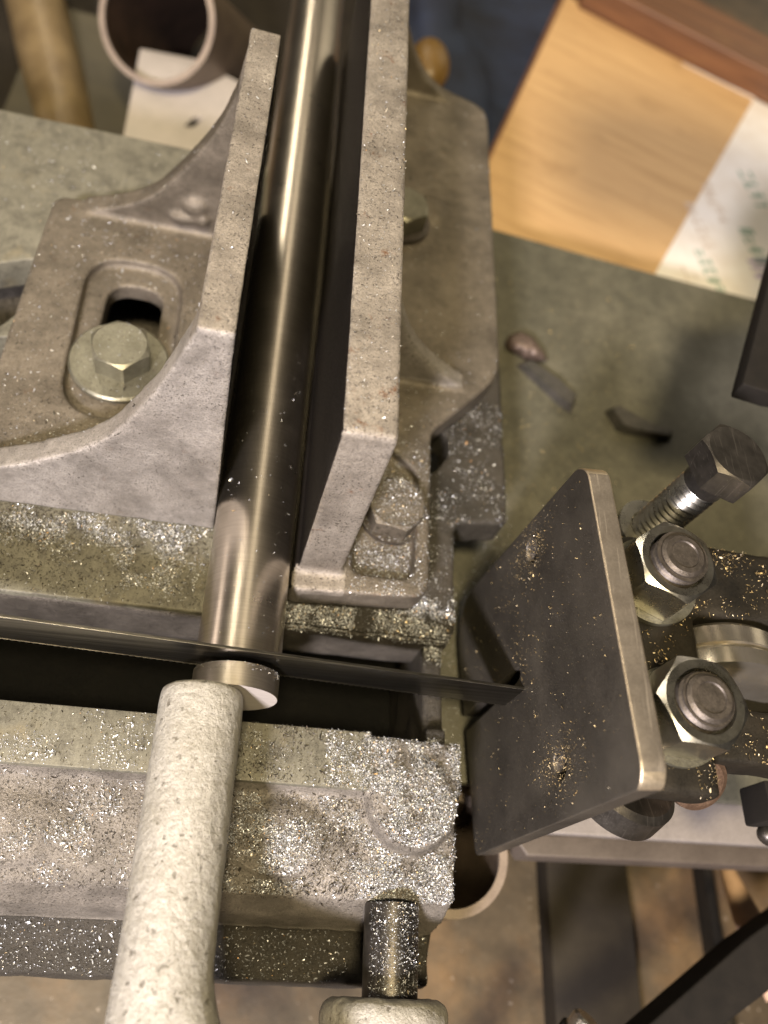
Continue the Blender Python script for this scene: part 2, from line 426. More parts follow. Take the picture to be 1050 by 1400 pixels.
def frame_from(axis):
    a = np.array(axis, float); a /= np.linalg.norm(a)
    t = np.array([0, 0, 1.0]) if abs(a[2]) < 0.9 else np.array([1.0, 0, 0])
    u = np.cross(t, a); u /= np.linalg.norm(u); w = np.cross(a, u)
    return u, w, a
def lathe(profile, origin_, axis, n=48, rot=0.0, closed=False):
    """profile: (radius, distance along axis); closed profile loops back (rings)"""
    u, w, a = frame_from(axis); o = np.array(origin_, float)
    V = []; F = []
    k = len(profile)
    for r, h in profile:
        for i in range(n):
            t = 2*math.pi*i/n+rot
            V.append(o+a*h+(u*math.cos(t)+w*math.sin(t))*max(r, 1e-4))
    for j in range(k if closed else k-1):
        j2 = (j+1) % k
        for i in range(n):
            i2 = (i+1) % n
            F.append([j*n+i, j*n+i2, j2*n+i2, j2*n+i])
    if not closed:
        F.append([i for i in range(n)][::-1]); F.append([(k-1)*n+i for i in range(n)])
    return np.array(V), F
def rounded(poly, r, seg=5):
    """round the corners of a 2D polygon; r may be a list"""
    P = [np.array(p, float) for p in poly]; n = len(P); out = []
    for i in range(n):
        rr = r[i] if hasattr(r, '__len__') else r
        a, b, c = P[i-1], P[i], P[(i+1) % n]
        if rr <= 0: out.append(b); continue
        d1 = a-b; d2 = c-b
        l = min(rr, np.linalg.norm(d1)*0.45, np.linalg.norm(d2)*0.45)
        p = b+d1/np.linalg.norm(d1)*l; q = b+d2/np.linalg.norm(d2)*l
        for s in range(seg+1):
            t = s/seg
            out.append((1-t)**2*p+2*t*(1-t)*b+t*t*q)
    return out
def slab(outer, holes, z0, z1, bev=0.0, to3=None, res=3):
    """extruded 2D outline with holes and bevelled rims, through a filled curve"""
    cu = bpy.data.curves.new('tmp', 'CURVE'); cu.dimensions = '2D'; cu.fill_mode = 'BOTH'
    for pl in [outer]+list(holes):
        s = cu.splines.new('POLY'); s.points.add(len(pl)-1)
        for q, p in zip(s.points, pl): q.co = (p[0], p[1], 0, 1)
        s.use_cyclic_u = True
    cu.extrude = (z1-z0)/2-bev
    cu.bevel_depth = bev; cu.bevel_resolution = res; cu.offset = -bev
    o = bpy.data.objects.new('tmp', cu); col.objects.link(o)
    dg = bpy.context.evaluated_depsgraph_get()
    me = bpy.data.meshes.new_from_object(o.evaluated_get(dg))
    bm = bmesh.new(); bm.from_mesh(me)
    bmesh.ops.remove_doubles(bm, verts=bm.verts, dist=1e-3)
    bmesh.ops.recalc_face_normals(bm, faces=bm.faces)
    bpy.data.objects.remove(o); bpy.data.curves.remove(cu); bpy.data.meshes.remove(me)
    V, F = bm_out(bm)
    V[:, 2] += (z0+z1)/2
    if to3 is not None: V = np.array([to3(*p) for p in V])
    return V, F
def remesh(parts, voxel, smooth=4, lump=0.0, lscale=0.08):
    """weld overlapping solids into one soft-edged casting"""
    V, F = join(*parts)
    me = bpy.data.meshes.new('tmp'); me.from_pydata(V.tolist(), [], F); me.update()
    o = bpy.data.objects.new('tmp', me); col.objects.link(o)
    r = o.modifiers.new('r', 'REMESH'); r.mode = 'VOXEL'; r.voxel_size = voxel
    s = o.modifiers.new('s', 'SMOOTH'); s.factor = 0.5; s.iterations = smooth
    dg = bpy.context.evaluated_depsgraph_get()
    ev = bpy.data.meshes.new_from_object(o.evaluated_get(dg))
    n = len(ev.vertices)
    vs = np.empty(n*3); ev.vertices.foreach_get('co', vs); vs = vs.reshape(-1, 3)
    ns = np.empty(n*3); ev.vertices.foreach_get('normal', ns); ns = ns.reshape(-1, 3)
    fs = [list(p.vertices) for p in ev.polygons]
    bpy.data.objects.remove(o); bpy.data.meshes.remove(me); bpy.data.meshes.remove(ev)
    if lump > 0:
        d = np.array([mnoise.fractal(Vector(p*lscale), 0.9, 2.0, 3) for p in vs])
        vs = vs+ns*(d*lump)[:, None]
    return vs, fs, ns
def split_parts(vs, fs, ns, classify, parent, names, mats):
    """cut one casting surface into its parts, keeping the shading continuous"""
    cen = np.array([vs[f].mean(0) for f in fs]); nor = np.array([ns[f].mean(0) for f in fs])
    cl = np.array([classify(c, q) for c, q in zip(cen, nor)])
    adj = {}
    for j, f in enumerate(fs):
        for a, b in zip(f, f[1:]+f[:1]): adj.setdefault((min(a, b), max(a, b)), []).append(j)
    nb = [[] for _ in fs]
    for e in adj.values():
        if len(e) == 2: nb[e[0]].append(e[1]); nb[e[1]].append(e[0])
    for _ in range(4):                      # stray islands join their neighbours
        seen = np.zeros(len(fs), bool); comps = {}
        for j in range(len(fs)):
            if seen[j]: continue
            st = [j]; seen[j] = True; cc = []
            while st:
                q = st.pop(); cc.append(q)
                for r in nb[q]:
                    if not seen[r] and cl[r] == cl[j]: seen[r] = True; st.append(r)
            comps.setdefault(cl[j], []).append(cc)
        moved = False
        for k, cs in comps.items():
            cs.sort(key=len)
            for cc in cs[:-1]:
                other = [cl[r] for q in cc for r in nb[q] if cl[r] != k]
                if other:
                    cl[cc] = max(set(other), key=other.count); moved = True
        if not moved: break
    out = []
    for k, nm in enumerate(names):
        idx = np.where(cl == k)[0]
        if len(idx) == 0: continue
        used = sorted({i for j in idx for i in fs[j]}); mp = {v: i for i, v in enumerate(used)}
        ff = [[mp[v] for v in fs[j]] for j in idx]
        out.append(mk(nm, vs[used], ff, mats[k], parent, smooth=True, normals=ns[used]))
    return out
def sweep(path, r, n=12, cap=True):
    P = [np.array(p, float) for p in path]; V = []; F = []
    for i, p in enumerate(P):
        d = P[min(i+1, len(P)-1)]-P[max(i-1, 0)]
        u, w, a = frame_from(d); rr = r[i] if hasattr(r, '__len__') else r
        for k in range(n):
            t = 2*math.pi*k/n; V.append(p+(u*math.cos(t)+w*math.sin(t))*rr)
    for i in range(len(P)-1):
        for k in range(n):
            k2 = (k+1) % n; F.append([i*n+k, i*n+k2, (i+1)*n+k2, (i+1)*n+k])
    if cap: F.append(list(range(n))[::-1]); F.append([(len(P)-1)*n+k for k in range(n)])
    return np.array(V), F
def hexhead(o, axis, across, h, rot=0.0, chamfer=1.0, recess=None, hole=0.0):
    """hex prism with the turned 30-degree chamfer of a real bolt head or nut"""
    u, w, a = frame_from(axis); o = np.array(o, float); n = 72
    ap = across/2; V = []; F = []
    def hr(t):
        q = (t-rot) % (math.pi/3); return ap/math.cos(q-math.pi/6)
    rings = []
    rc = ap*0.965
    for lvl in range(4):
        ring = []
        for i in range(n):
            t = 2*math.pi*i/n; R_ = hr(t)
            drop = (R_-rc)*math.tan(math.radians(32))
            if lvl == 0: r_, z_ = R_, 0
            elif lvl == 1: r_, z_ = R_, h-drop*chamfer
            elif lvl == 2: r_, z_ = rc, h
            else: r_, z_ = (hole if hole > 0 else rc*0.5), h
            ring.append(len(V)); V.append(o+a*z_+(u*math.cos(t)+w*math.sin(t))*r_)
        rings.append(ring)
    if hole > 0:
        ring = []
        for i in range(n):
            t = 2*math.pi*i/n; ring.append(len(V)); V.append(o+a*(h-4)+(u*math.cos(t)+w*math.sin(t))*(hole-0.6))
        rings.append(ring)
    for A, B in zip(rings[:-1], rings[1:]):
        for i in range(n): F.append([A[i], A[(i+1) % n], B[(i+1) % n], B[i]])
    F.append(rings[-1]); F.append(rings[0][::-1])
    return np.array(V), F
def thread(o, axis, r, length, pitch, n=28, depth=0.6):
    u, w, a = frame_from(axis); o = np.array(o, float)
    turns = length/pitch; steps = int(turns*4)
    prof = []
    for j in range(steps+1):
        h = length*j/steps; ph = j % 4
        prof.append((r-(depth if ph == 2 else depth*0.45 if ph in (1, 3) else 0), h))
    return lathe(prof, o, axis, n)

# ================================================================== setting
V, F = box(-900, 900, -500, 1500, -172, -160)
fl = mk('floor', V, F, 'floor', loc=(0, 0, -160)); fl['kind'] = 'structure'

# ================================================================== saw bed
bed = thing('saw_bed', 'cast iron bandsaw bed with a dark blade gap across it, littered with steel chips', 'saw bed', (0, 0, -60))
outer = [(-240, 21), (2.6, 21), (2.6, 237), (-240, 237)]
outer = rounded(outer, [0, 0, 0, 0])
h1 = rounded([(-135, 138), (-96, 157), (-74, 157), (-74, 134), (-93, 133), (-99, 122), (-135, 112)], 3)
h2 = rounded([(-135, 106), (-94, 118.5), (-80, 118.5), (-80, 102), (-135, 88)], 2)
h3 = rounded([(58, 86), (65, 88.5), (70.5, 97), (70.5, 107), (60, 106)], 2.5)
h4 = rounded([(-66, 121), (-40, 121), (-40, 160), (-66, 160)], 3)
V, F = slab(outer, [h1, h2, h4], -14, 0, 0.9)
mk('machined_table', V, F, 'bed_top', bed)
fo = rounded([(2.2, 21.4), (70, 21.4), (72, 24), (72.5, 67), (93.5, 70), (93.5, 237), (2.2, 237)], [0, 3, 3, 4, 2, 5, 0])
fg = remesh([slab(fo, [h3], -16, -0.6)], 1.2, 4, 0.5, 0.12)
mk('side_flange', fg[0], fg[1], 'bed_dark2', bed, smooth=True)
# rounded rear lip over the blade gap + skirts
sec = [(21.2, -1.2), (20.2, -6), (20.6, -20), (23, -31), (34, -36), (40, -14.2), (40, -1.2)]
def ext_x(sec_, x0, x1):
    n = len(sec_); V = [(x0, a, b) for a, b in sec_]+[(x1, a, b) for a, b in sec_]
    F = [[i, (i+1) % n, n+(i+1) % n, n+i] for i in range(n)]+[list(range(n))[::-1], [n+i for i in range(n)]]
    return np.array(V, float), F
lip = remesh([ext_x([(20.4, -1.6), (20.4, -24), (23, -33), (36, -36), (36, -1.6)], -140, 71)], 1.5, 5, 0.5)
mk('gap_wall', lip[0], lip[1], 'gap_wall', bed, smooth=True)
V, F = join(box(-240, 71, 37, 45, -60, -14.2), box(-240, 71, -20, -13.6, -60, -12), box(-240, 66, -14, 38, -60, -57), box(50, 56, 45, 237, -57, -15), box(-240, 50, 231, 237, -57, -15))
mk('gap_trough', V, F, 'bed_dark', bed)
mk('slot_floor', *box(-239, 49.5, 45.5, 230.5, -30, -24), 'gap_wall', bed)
# right bridge between the two halves
br = remesh([box(62.5, 69.5, -16, 26, -58, -7), box(63, 69.3, -16, -8, -58, -3)], 1.5, 4, 0.5)
mk('bridge', br[0], br[1], 'bed_dark2', bed, smooth=True)  # dark colour stands in for shade at the gap's end
# front half
prof = [(-13.4, -0.4), (-29.4, -0.4), (-31.4, -6.2), (-54, -7.6), (-59.5, -10), (-64.0, -21), (-66.5, -34), (-73, -37), (-81.5, -38), (-82.5, -50), (-82, -56), (-13.4, -56)]
def ell(cx, cy, cz, rx, ry, rz, n=18):
    V, F = lathe([(max(math.sin(math.pi*i/n), 1e-3), -math.cos(math.pi*i/n)) for i in range(n+1)], (0, 0, 0), (0, 0, 1), 24)
    return V*np.array([rx, ry, rz])+np.array([cx, cy, cz]), F
fr = [ext_x(prof, -150, 73.2),
      lathe([(14.8, -20), (14.2, -2.0), (13.0, 0.2), (10, 1.2)], (58.6, -32.2, 0), (0, 0, 1), 40),
      ell(18, -44, -7, 16, 11, 3.6), ell(-60, -46, -7, 22, 10, 2.0)]
fr = remesh(fr, 1.0, 5, 0.45, 0.11)
mask = (fr[0][:, 1] > -15.5)
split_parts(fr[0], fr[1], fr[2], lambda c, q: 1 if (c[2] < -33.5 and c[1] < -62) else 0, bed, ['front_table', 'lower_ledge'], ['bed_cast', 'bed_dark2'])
V, F = box(-150, 44, -30, -12.6, -6, 0.35, 0.5)
mk('machined_strip', V, F, 'bed_top', bed)

# ================================================================== left vise jaw
def curve_poly(pts, n=6):
    """smooth open polyline through points (Catmull-Rom)"""
    P = [np.array(p, float) for p in pts]; P = [2*P[0]-P[1]]+P+[2*P[-1]-P[-2]]; out = []
    for i in range(1, len(P)-2):
        for s in range(n):
            t = s/n
            out.append(0.5*((2*P[i])+(-P[i-1]+P[i+1])*t+(2*P[i-1]-5*P[i]+4*P[i+1]-P[i+2])*t*t+(-P[i-1]+3*P[i]-3*P[i+1]+P[i+2])*t**3))
    out.append(P[-2]); return out
LJ = thing('vise_jaw', 'left vise jaw, grey cast iron with curved gussets and a bolted slotted base', 'vise jaw', (-50, 115, 0), 'cast iron vise jaws gripping the bar')
gf = curve_poly([(-23, 90.5), (-29, 74.3), (-35.8, 59.4), (-48, 40), (-65, 27), (-81, 18.5), (-92, 14)])
gpoly = [(-13, 0.3), (-13, 90.5)]+[tuple(p) for p in gf]+[(-92, 0.3)]
gr = curve_poly([(-23, 90), (-25.6, 75.4), (-31, 60), (-40, 44), (-52.4, 27), (-65, 18), (-79, 12.5)])
rpoly = [(-13, 0.3), (-13, 90.5)]+[tuple(p) for p in gr]+[(-79, 0.3)]
lean = lambda a, b, c: (a, c+b*0.09, b)
pocket = rounded([(-71, 82), (-36, 82), (-36, 154), (-71, 154)], 17, 8)
pocket = [(p[0]-(p[1]-118)*0.04, p[1]) for p in pocket]
slot = rounded([(-63.5, 99), (-43.5, 99), (-43.5, 145), (-63.5, 145)], 10, 8)
base_o = rounded([(-92, 54.5), (-14, 54.5), (-14, 182), (-91, 181)], [2, 0, 2, 7])
ljp = [slab(base_o, [slot], 0.3, 8.2), slab(base_o, [pocket], 7.4, 11.8),
       slab(gpoly, [], 51.2, 59.5, to3=lean), slab(rpoly, [], 174.5, 183, to3=lambda a, b, c: (a, c, b)),
       slab([(51.2, 0.3), (59.8, 91.3), (188, 91.3), (188, 0.3)], [], -23.2, -13.1, to3=lambda a, b, c: (c, a, b)),
       ell(-37, 175, 25, 5.5, 3.2, 4.5), ell(-41, 174, 19, 6, 2.6, 2.4), ell(-34, 174, 20, 3, 3, 3)]
vs, fs, ns = remesh(ljp, 0.95, 4, 0.14, 0.12)
vs[:, 0] = np.minimum(vs[:, 0], -12.95+0.0*vs[:, 0])
def ljc(c, q):
    if c[0] > -24.5 and c[2] > 13 and not (c[0] < -22 and (c[1] < 60+0.09*c[2] and False)):
        if q[1] < -0.5: return 2
        if q[0] > 0.75: return 4
        return 1
    if c[2] > 13.6 and c[1] < 66: return 2
    if c[1] < 53 and q[1] < -0.4: return 2
    if c[2] > 13.6 and c[1] > 168: return 3
    return 0
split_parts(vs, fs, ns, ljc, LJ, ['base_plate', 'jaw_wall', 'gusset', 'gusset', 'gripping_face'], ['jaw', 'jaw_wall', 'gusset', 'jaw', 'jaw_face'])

lb = thing('hex_bolt', 'zinc plated hex bolt with round washer in the slot of the left jaw', 'bolt', (-53.5, 108, 8.3), 'bolts clamping the vise jaws')
wv = lathe([(8, 8.4), (16.2, 8.4), (17.2, 8.8), (17.2, 10.2), (16.4, 10.8), (8, 10.9)], (-53.8, 107.5, 0), (0, 0, 1), 64, closed=True)
mk('washer', *wv, 'zinc_dull', lb, smooth=False)
hv = hexhead((-53, 108, 10.6), (-0.02, -0.03, 1), 18.6, 9.2, rot=math.radians(14))
mk('bolt_head', *hv, 'zinc_dull', lb)
mk('shank', *lathe([(6, -12), (6, 10.7)], (-53.5, 108, 0), (0, 0, 1), 24), 'black_steel', lb)

# ================================================================== right vise jaw
RJ = thing('vise_jaw', 'right vise jaw, tall grey cast iron wall with recessed base foot', 'vise jaw', (45, 160, 0), 'cast iron vise jaws gripping the bar')
g1 = curve_poly([(29.5, 78), (34, 62), (40, 46), (48, 32), (58, 22), (70, 14), (78, 11.5)])
p1 = [(17, 0.3), (17, 80)]+[tuple(p) for p in g1]+[(78, 0.3)]
g2 = curve_poly([(29.5, 88), (33, 62), (42, 38), (53, 22.5), (63, 15), (72, 11.5)])
p2 = [(17, 0.3), (17, 88)]+[tuple(p) for p in g2]+[(72, 0.3)]
ro = rounded([(13.5, 27.5), (56, 30), (59.6, 34), (60, 97), (88.3, 129), (88.3, 296), (70, 303), (17, 303)], [2, 5, 4, 4, 9, 9, 4, 2])
rec = rounded([(33, 36), (54, 36.5), (55.5, 78), (40, 92), (33, 92)], 4)
rjp = [slab(ro, [], 0.3, 7.5), slab(ro, [rec], 6.5, 12.0),
       slab(p1, [], 119, 127, to3=lambda a, b, c: (a, c, b)), slab(p2, [], 294, 302, to3=lambda a, b, c: (a, c, b)),
       slab(rounded([(35, 0.3), (35.5, 90.8), (303, 90.8), (303, 0.3)], [0, 2.2, 2, 0]), [], 15.3, 29.7, to3=lambda a, b, c: (c, a, b)),
       ell(60, 215, 12, 8, 9, 2.2)]
vs, fs, ns = remesh(rjp, 1.05, 4, 0.14, 0.12)
vs[:, 0] = np.where((vs[:, 2] > 13), np.maximum(vs[:, 0], 15.25), vs[:, 0])
def rjc(c, q):
    if c[0] < 18 and q[0] < -0.75 and c[2] > 9: return 4
    if c[0] < 31 and (c[2] > 12.5 or c[0] < 17 or (c[1] < 37 and c[2] > 9)): return 1
    if c[2] > 13.2 and 112 < c[1] < 134: return 2
    if c[2] > 13.2 and c[1] > 288: return 3
    return 0
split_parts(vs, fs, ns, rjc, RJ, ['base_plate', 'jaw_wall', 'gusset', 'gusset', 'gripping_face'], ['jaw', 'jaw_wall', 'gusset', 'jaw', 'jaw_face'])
rb = thing('hex_bolt', 'grimy hex bolt half buried in chips at the foot of the right jaw', 'bolt', (47, 62, 7.5), 'bolts clamping the vise jaws')
mk('bolt_head', *hexhead((46.8, 62, 9.2), (0, 0, 1), 19, 7.6, rot=0.35), 'jaw', rb)
mk('washer', *lathe([(6, 7.6), (11.8, 7.6), (11.8, 9.3), (6, 9.3)], (46.8, 62, 0), (0, 0, 1), 48, closed=True), 'stud', rb)
rb2 = thing('hex_bolt', 'hex bolt peeking out behind the middle of the right jaw wall', 'bolt', (45, 205, 12), 'bolts clamping the vise jaws')
mk('bolt_head', *hexhead((45.5, 203, 14.6), (0, 0, 1), 19, 9, rot=0.1), 'zinc_dull', rb2)
mk('washer', *lathe([(6, 12.8), (13, 12.8), (13, 14.7), (6, 14.7)], (45.5, 203, 0), (0, 0, 1), 48, closed=True), 'stud', rb2)

# ================================================================== steel bar being cut
bar = thing('steel_bar', 'round polished steel bar lying between the jaws, its end half sawn off', 'steel bar', (0, 150, 0))
def cyl_y(r, y0, y1, cham=0.3, n=96, zc=12.72, tilt=0.0):
    L = y1-y0
    V, F = lathe([(r-cham, 0), (r, cham), (r, L-cham), (r-cham, L)], (0, y0, zc), (0, 1, 0), n)
    return V, F
def soft_cyl(name, V, F, mats, parent, n=96):
    o = mk(name, V, F, mats, parent)
    for p in o.data.polygons:
        if len(p.vertices) == 4: p.use_smooth = abs(p.normal.y) < 0.2
        else: p.material_index = len(mats)-1
    return o
V, F = cyl_y(12.7, 1.0, 440)
soft_cyl('shaft', V, F, ['rod', 'cut'], bar)
V, F = cyl_y(12.7, -9.4, -2.3, 0.12)
soft_cyl('sawn_end', V, F, ['satin', 'cut'], bar)
# uncut web under the kerf
sg = [(12.6*math.sin(t), 12.72-12.6*math.cos(t)) for t in np.linspace(-1.25, 1.25, 24)]
V, F = slab([(a, b) for a, b in sg], [], -2.6, 1.2, to3=lambda a, b, c: (a, c, b))
mk('uncut_web', V, F, 'cut', bar)
# burr of fine slivers on the rim of the sawn end
bv = []
for i in range(150):
    t = rng.uniform(-1.3, 1.3); r = 12.7+rng.uniform(0, 0.35); y = -2.3-abs(rng.normal(0, 1.1))
    p = np.array([r*math.sin(t), y, 12.72+r*math.cos(t)]); s = rng.uniform(0.2, 0.65)
    d = rng.normal(size=(3, 3)); d /= np.linalg.norm(d, axis=1)[:, None]
    bv.append((np.array([p+d[0]*s*.5, p+d[1]*s*.5, p+d[2]*s*.5]), [[0, 1, 2]]))
bo = mk('burr_chips', *join(*bv), 'chips', bar); bo['kind'] = 'stuff'

# ================================================================== saw blade
bl = thing('band_saw_loop', 'thin steel bandsaw blade stretched across the gap and through the bar', 'saw blade', (0, 0, 9))
ang = math.atan(0.0985)
def bp_(s, h, y):        # s along the band, h across it from the back edge down
    return (s*math.cos(ang)-h*math.sin(ang)*0+(-h)*math.sin(ang)*0, y, 28.9-s*math.sin(ang)-h)
V, F = [], []
s0, s1 = -235, 112
V, F = slab([(s0, 0), (s1, 0), (s1, -17.2), (s0, -17.2)], [], -0.45, 0.45, 0.12, to3=lambda a, b, c: bp_(a, -b, c))
band = mk('band', V, F, ['blade', 'edge_highlight'], bl)
for p in band.data.polygons:
    if p.normal.z > 0.3: p.material_index = 1  # bright line along the back edge is a painted highlight
tp = []; pitch = 1.9; s = s0
while s < s1-3:
    tp.append(slab([(s, -17.15), (s+pitch*0.95, -17.15), (s+pitch*0.25, -18.1)], [], -0.5, 0.5, 0, to3=lambda a, b, c: bp_(a, -b, c))); s += pitch
tt = mk('tooth_row', *join(*tp), 'blade', bl); tt['kind'] = 'stuff'

# ================================================================== painted stop arm
ra = 11.6
arm = thing('stop_arm', 'cream painted lumpy cast arm pressing against the sawn bar end', 'arm', (-9, -60, 8))
prof = [(9.6, 0), (10.8, 0.4), (11.4, 1.3), (11.55, 2.6), (ra, 6.5), (ra, 30), (ra, 60), (ra+0.2, 75), (ra+0.5, 90), (ra+0.8, 122)]
pr2 = []
for (a0, b0), (a1, b1) in zip(prof[:-1], prof[1:]):
    k = max(1, int((b1-b0)/2))
    for q in range(k): pr2.append((a0+(a1-a0)*q/k, b0+(b1-b0)*q/k))
pr2.append(prof[-1])
V, F = lathe(pr2, (-9.0, -10.0, 20.0), (0, -1, 0), 72)
vs, fs, ns = remesh([(V, F)], 0.9, 4, 0.0)
dd = np.array([0.16*mnoise.fractal(Vector(p*0.10), 0.8, 2.0, 3)+0.13*mnoise.fractal(Vector(p*0.42+np.array([9, 2, 1])), 0.7, 2.0, 4) for p in vs])
vs = vs+ns*dd[:, None]
gr_ = np.clip((-77-vs[:, 1])/16, 0, 3)**2*np.clip((vs[:, 0]+9)/8, 0, 1)*4.0
vs[:, 0] += gr_
mk('arm_casting', vs, fs, 'arm', arm, smooth=True)

# ================================================================== vise screw
vsn = thing('vise_screw', 'vise lead screw dusted with chips under the front of the bed', 'screw', (54.6, -75, -20))
mk('screw_shaft', *lathe([(8.1, 0), (8.1, 14), (8.0, 26)], (54.7, -60, -12), (0, -1, 0), 48), 'black_steel', vsn, smooth=False)
vs, fs, ns = remesh([lathe([(15.5, 0), (17.6, 1.2), (18.4, 3.5), (18.4, 14), (17, 17), (10, 19), (10, 30)], (53.5, -84.6, -14), (0, -1, 0), 48)], 0.9, 3, 0.35, 0.2)
mk('handwheel_hub', vs, fs, 'arm', vsn, smooth=True)

# ================================================================== blade guide
gd = thing('blade_guide', 'dark slotted steel plate of the blade guide with big nuts behind it', 'blade guide', (95, 3, -39))
dn = np.array([-0.07, 1.0]); dn /= np.linalg.norm(dn); nn = np.array([dn[1], -dn[0]])
P0 = np.array([87.5, 3.0])
def gp(u, v, w):       # u along plate (world y about), v = height, w = depth behind the front face
    q = P0+dn*(u-3)+nn*w; return (q[0], q[1], v)
po = [(-41.5, -40), (1.6, -38.5), (2.2, -20), (3.4, 12), (4.4, 18), (7.4, 18.5), (8.0, 8), (7.2, -39.5), (38, -38.5), (49, -27), (50, -17), (46.5, 76), (42.5, 81), (-36.5, 81), (-41, 78.5)]
po = rounded(po, [3, 0.6, 0, 0, 1.0, 1.0, 0, 0.6, 6, 5, 5, 5, 4, 2, 2.5])
def hole(cx, cy, r, n=20): return [(cx+r*math.cos(2*math.pi*i/n), cy+r*math.sin(2*math.pi*i/n)) for i in range(n)]
ha, hb = (38.5, 38.5), (-26.8, 38.0)
V, F = slab(po, [hole(*ha, 4.2), hole(*hb, 4.2)], 0, 6.6, 0.55, to3=lambda a, b, c: gp(a, b, c))
pl = mk('plate', V, F, ['plate', 'plate_edge', 'edge_highlight'], gd)
for p in pl.data.polygons:
    if p.normal.z > 0.92: p.material_index = 1
    elif p.normal.z > 0.2 and p.center.z > (74+39)*MM: p.material_index = 2  # bevel highlight given by a brighter colour
for hx in (ha, hb):
    V, F = slab(hole(*hx, 4.1), [], 3.6, 6.2, to3=lambda a, b, c: gp(a, b, c))
    mk('dark_recess_disc', V, F, 'near_black', gd)  # near-black disc: darkness of the plate recess put in its colour
# bracket foot behind the plate, carrying the studs
bk = remesh([box(94.5, 128, -36, 40, 44, 54.5), box(126, 165, 16, 40, 44, 54.5), box(94.5, 103, -38, 44, -20, 57), box(118, 190, -24, -8, 30, 46)], 1.3, 5, 0.4, 0.1)
mk('bracket', bk[0], bk[1], 'bracket', gd, smooth=True)
def nut(cx, cy, zt, across, rot, studh):
    nv = hexhead((cx, cy, zt-14), (0, 0, 1), across, 14, rot=rot, hole=8.7, chamfer=1.0)
    o = mk('nut', *nv, 'zinc', gd)
    st = join(thread((cx, cy, zt-16), (0, 0, 1), 7.7, 16+studh-1.2, 2.0, 40, 1.1), lathe([(6.6, 0), (6.6, 0.7), (5.6, 1.5), (4.2, 1.5), (3.9, 1.1), (0.4, 1.1)], (cx, cy, zt+studh-1.25), (0, 0, 1), 40))
    s = mk('stud', *st, 'stud', o)
    w_ = lathe([(7, zt-16.5), (13.8, zt-16.5), (13.8, zt-14.1), (7, zt-14.1)], (cx, cy, 0), (0, 0, 1), 48, closed=True)
    mk('washer', *w_, 'zinc_dull', o)
nut(115.4, 24.6, 70, 22.4, 0.12, 3.6)
nut(116.8, -15.4, 70, 22.8, 0.42, 2.8)
# tall adjusting bolt behind
ax = np.array([0.10, 0.06, 1.0]); ax /= np.linalg.norm(ax)
ab = np.array([127, 52, 38.0])
tb = mk('adjusting_bolt', *hexhead(ab+ax*36, ax, 19.5, 9.5, rot=0.25), 'black_steel', gd)
mk('bolt_shank', *lathe([(6.6, 0), (6.6, 7)], ab+ax*29.2, ax, 32), 'black_steel', tb)
mk('bolt_thread', *thread(ab-ax*8, ax, 6.6, 37.5, 2.3, 36, 0.85), 'zinc', tb)
mk('lock_washer', *lathe([(7, 0), (11.2, 0), (11.2, 2.4), (7, 2.4)], ab-ax*1, ax, 40, closed=True), 'zinc', tb)
# guide roller
rax = (0.06, 1.0, -0.22)
rl = lathe([(7, 0), (20, 0), (23.2, 0.8), (23.6, 5.6), (22.6, 6.0), (22.6, 7.2), (23.6, 7.6), (23.6, 13.2), (22.6, 14.6), (18, 15), (7, 15)], (143, -4.5, 36), rax, 80, closed=True)
ro_ = mk('guide_roller', *rl, 'bearing', gd)
mk('roller_pin', *lathe([(6.6, -6), (6.6, 20)], (143, -4.5, 36), rax, 24), 'stud', ro_)
mk('bush', *lathe([(0.5, 2.4), (7.0, 2.4), (8.6, 1.6), (9.0, 0), (9.0, -4)], (132, -27.5, 37.0), (0.05, -0.62, 0.78), 40), 'copper', gd)
# lower roller under the plate foot
lr = lathe([(5, 0), (14, 0), (16, 1.5), (16, 9), (14, 10.5), (5, 10.5)], (112, -30, 22), (0.25, 0.45, 1), 56, closed=True)
mk('guide_roller', *lr, 'black_steel', gd)

# ================================================================== black frame end at the right edge
bow = thing('saw_bow', 'matt black saw bow end jutting in at the right edge above the tray, plus an added column and head shading the box', 'saw frame', (220, 150, 52))
V, F = slab(rounded([(158, 103), (170, 101), (250, 108), (250, 200), (192, 186)], [1.5, 0, 0, 0, 0]), [], 52, 60, 0.8)
mk('bow_foot', V, F, 'black', bow)
mk('added_shade_column', *box(236, 262, 120, 200, 59, 300, 3), 'black', bow)  # unseen, added to throw shade on the wooden box
vs, fs, ns = remesh([slab(rounded([(95, 165), (185, 160), (262, 150), (262, 240), (180, 262), (110, 255)], 22), [], 268, 300)], 2.5, 5)
mk('added_shade_head', vs, fs, 'black', bow, smooth=True)  # added out of view; its shadow falls on the pine panel
# little black clamp under the bracket at the right
ck = thing('clamp_block', 'small black block with a rounded knob near the tray front edge', 'clamp', (165, -32, -20))
mk('block', *box(165, 192, -34, -22, 8, 22, 1.2), 'black', ck)
mk('knob', *ell(174, -36, 10, 6, 4, 4), 'black_steel', ck, smooth=True)

# ================================================================== chip tray beside the bed
tr = thing('chip_tray', 'green grey painted tray lying below the bed on the right', 'tray', (190, 120, -52))
to = rounded([(71, 284), (71, -16), (230, -15), (330, -13), (330, 262), (190, 272), (109, 280)], 2)
mk('tray_floor', *slab(to, [], -51, -45, 0.8), 'tray', tr)
V, F = slab([(106, -15.6), (230, -14.6), (230, -24), (216, -30), (106, -31)], [], -52, -47.5, 0.8)
mk('front_lip', V, F, 'lip', tr)
V, F = slab([(112, -29.5), (240, -26.5), (240, -35.5), (118, -37.5)], [], -74, -60, 1.0)
mk('lower_rail', V, F, 'bracket_rail', tr)

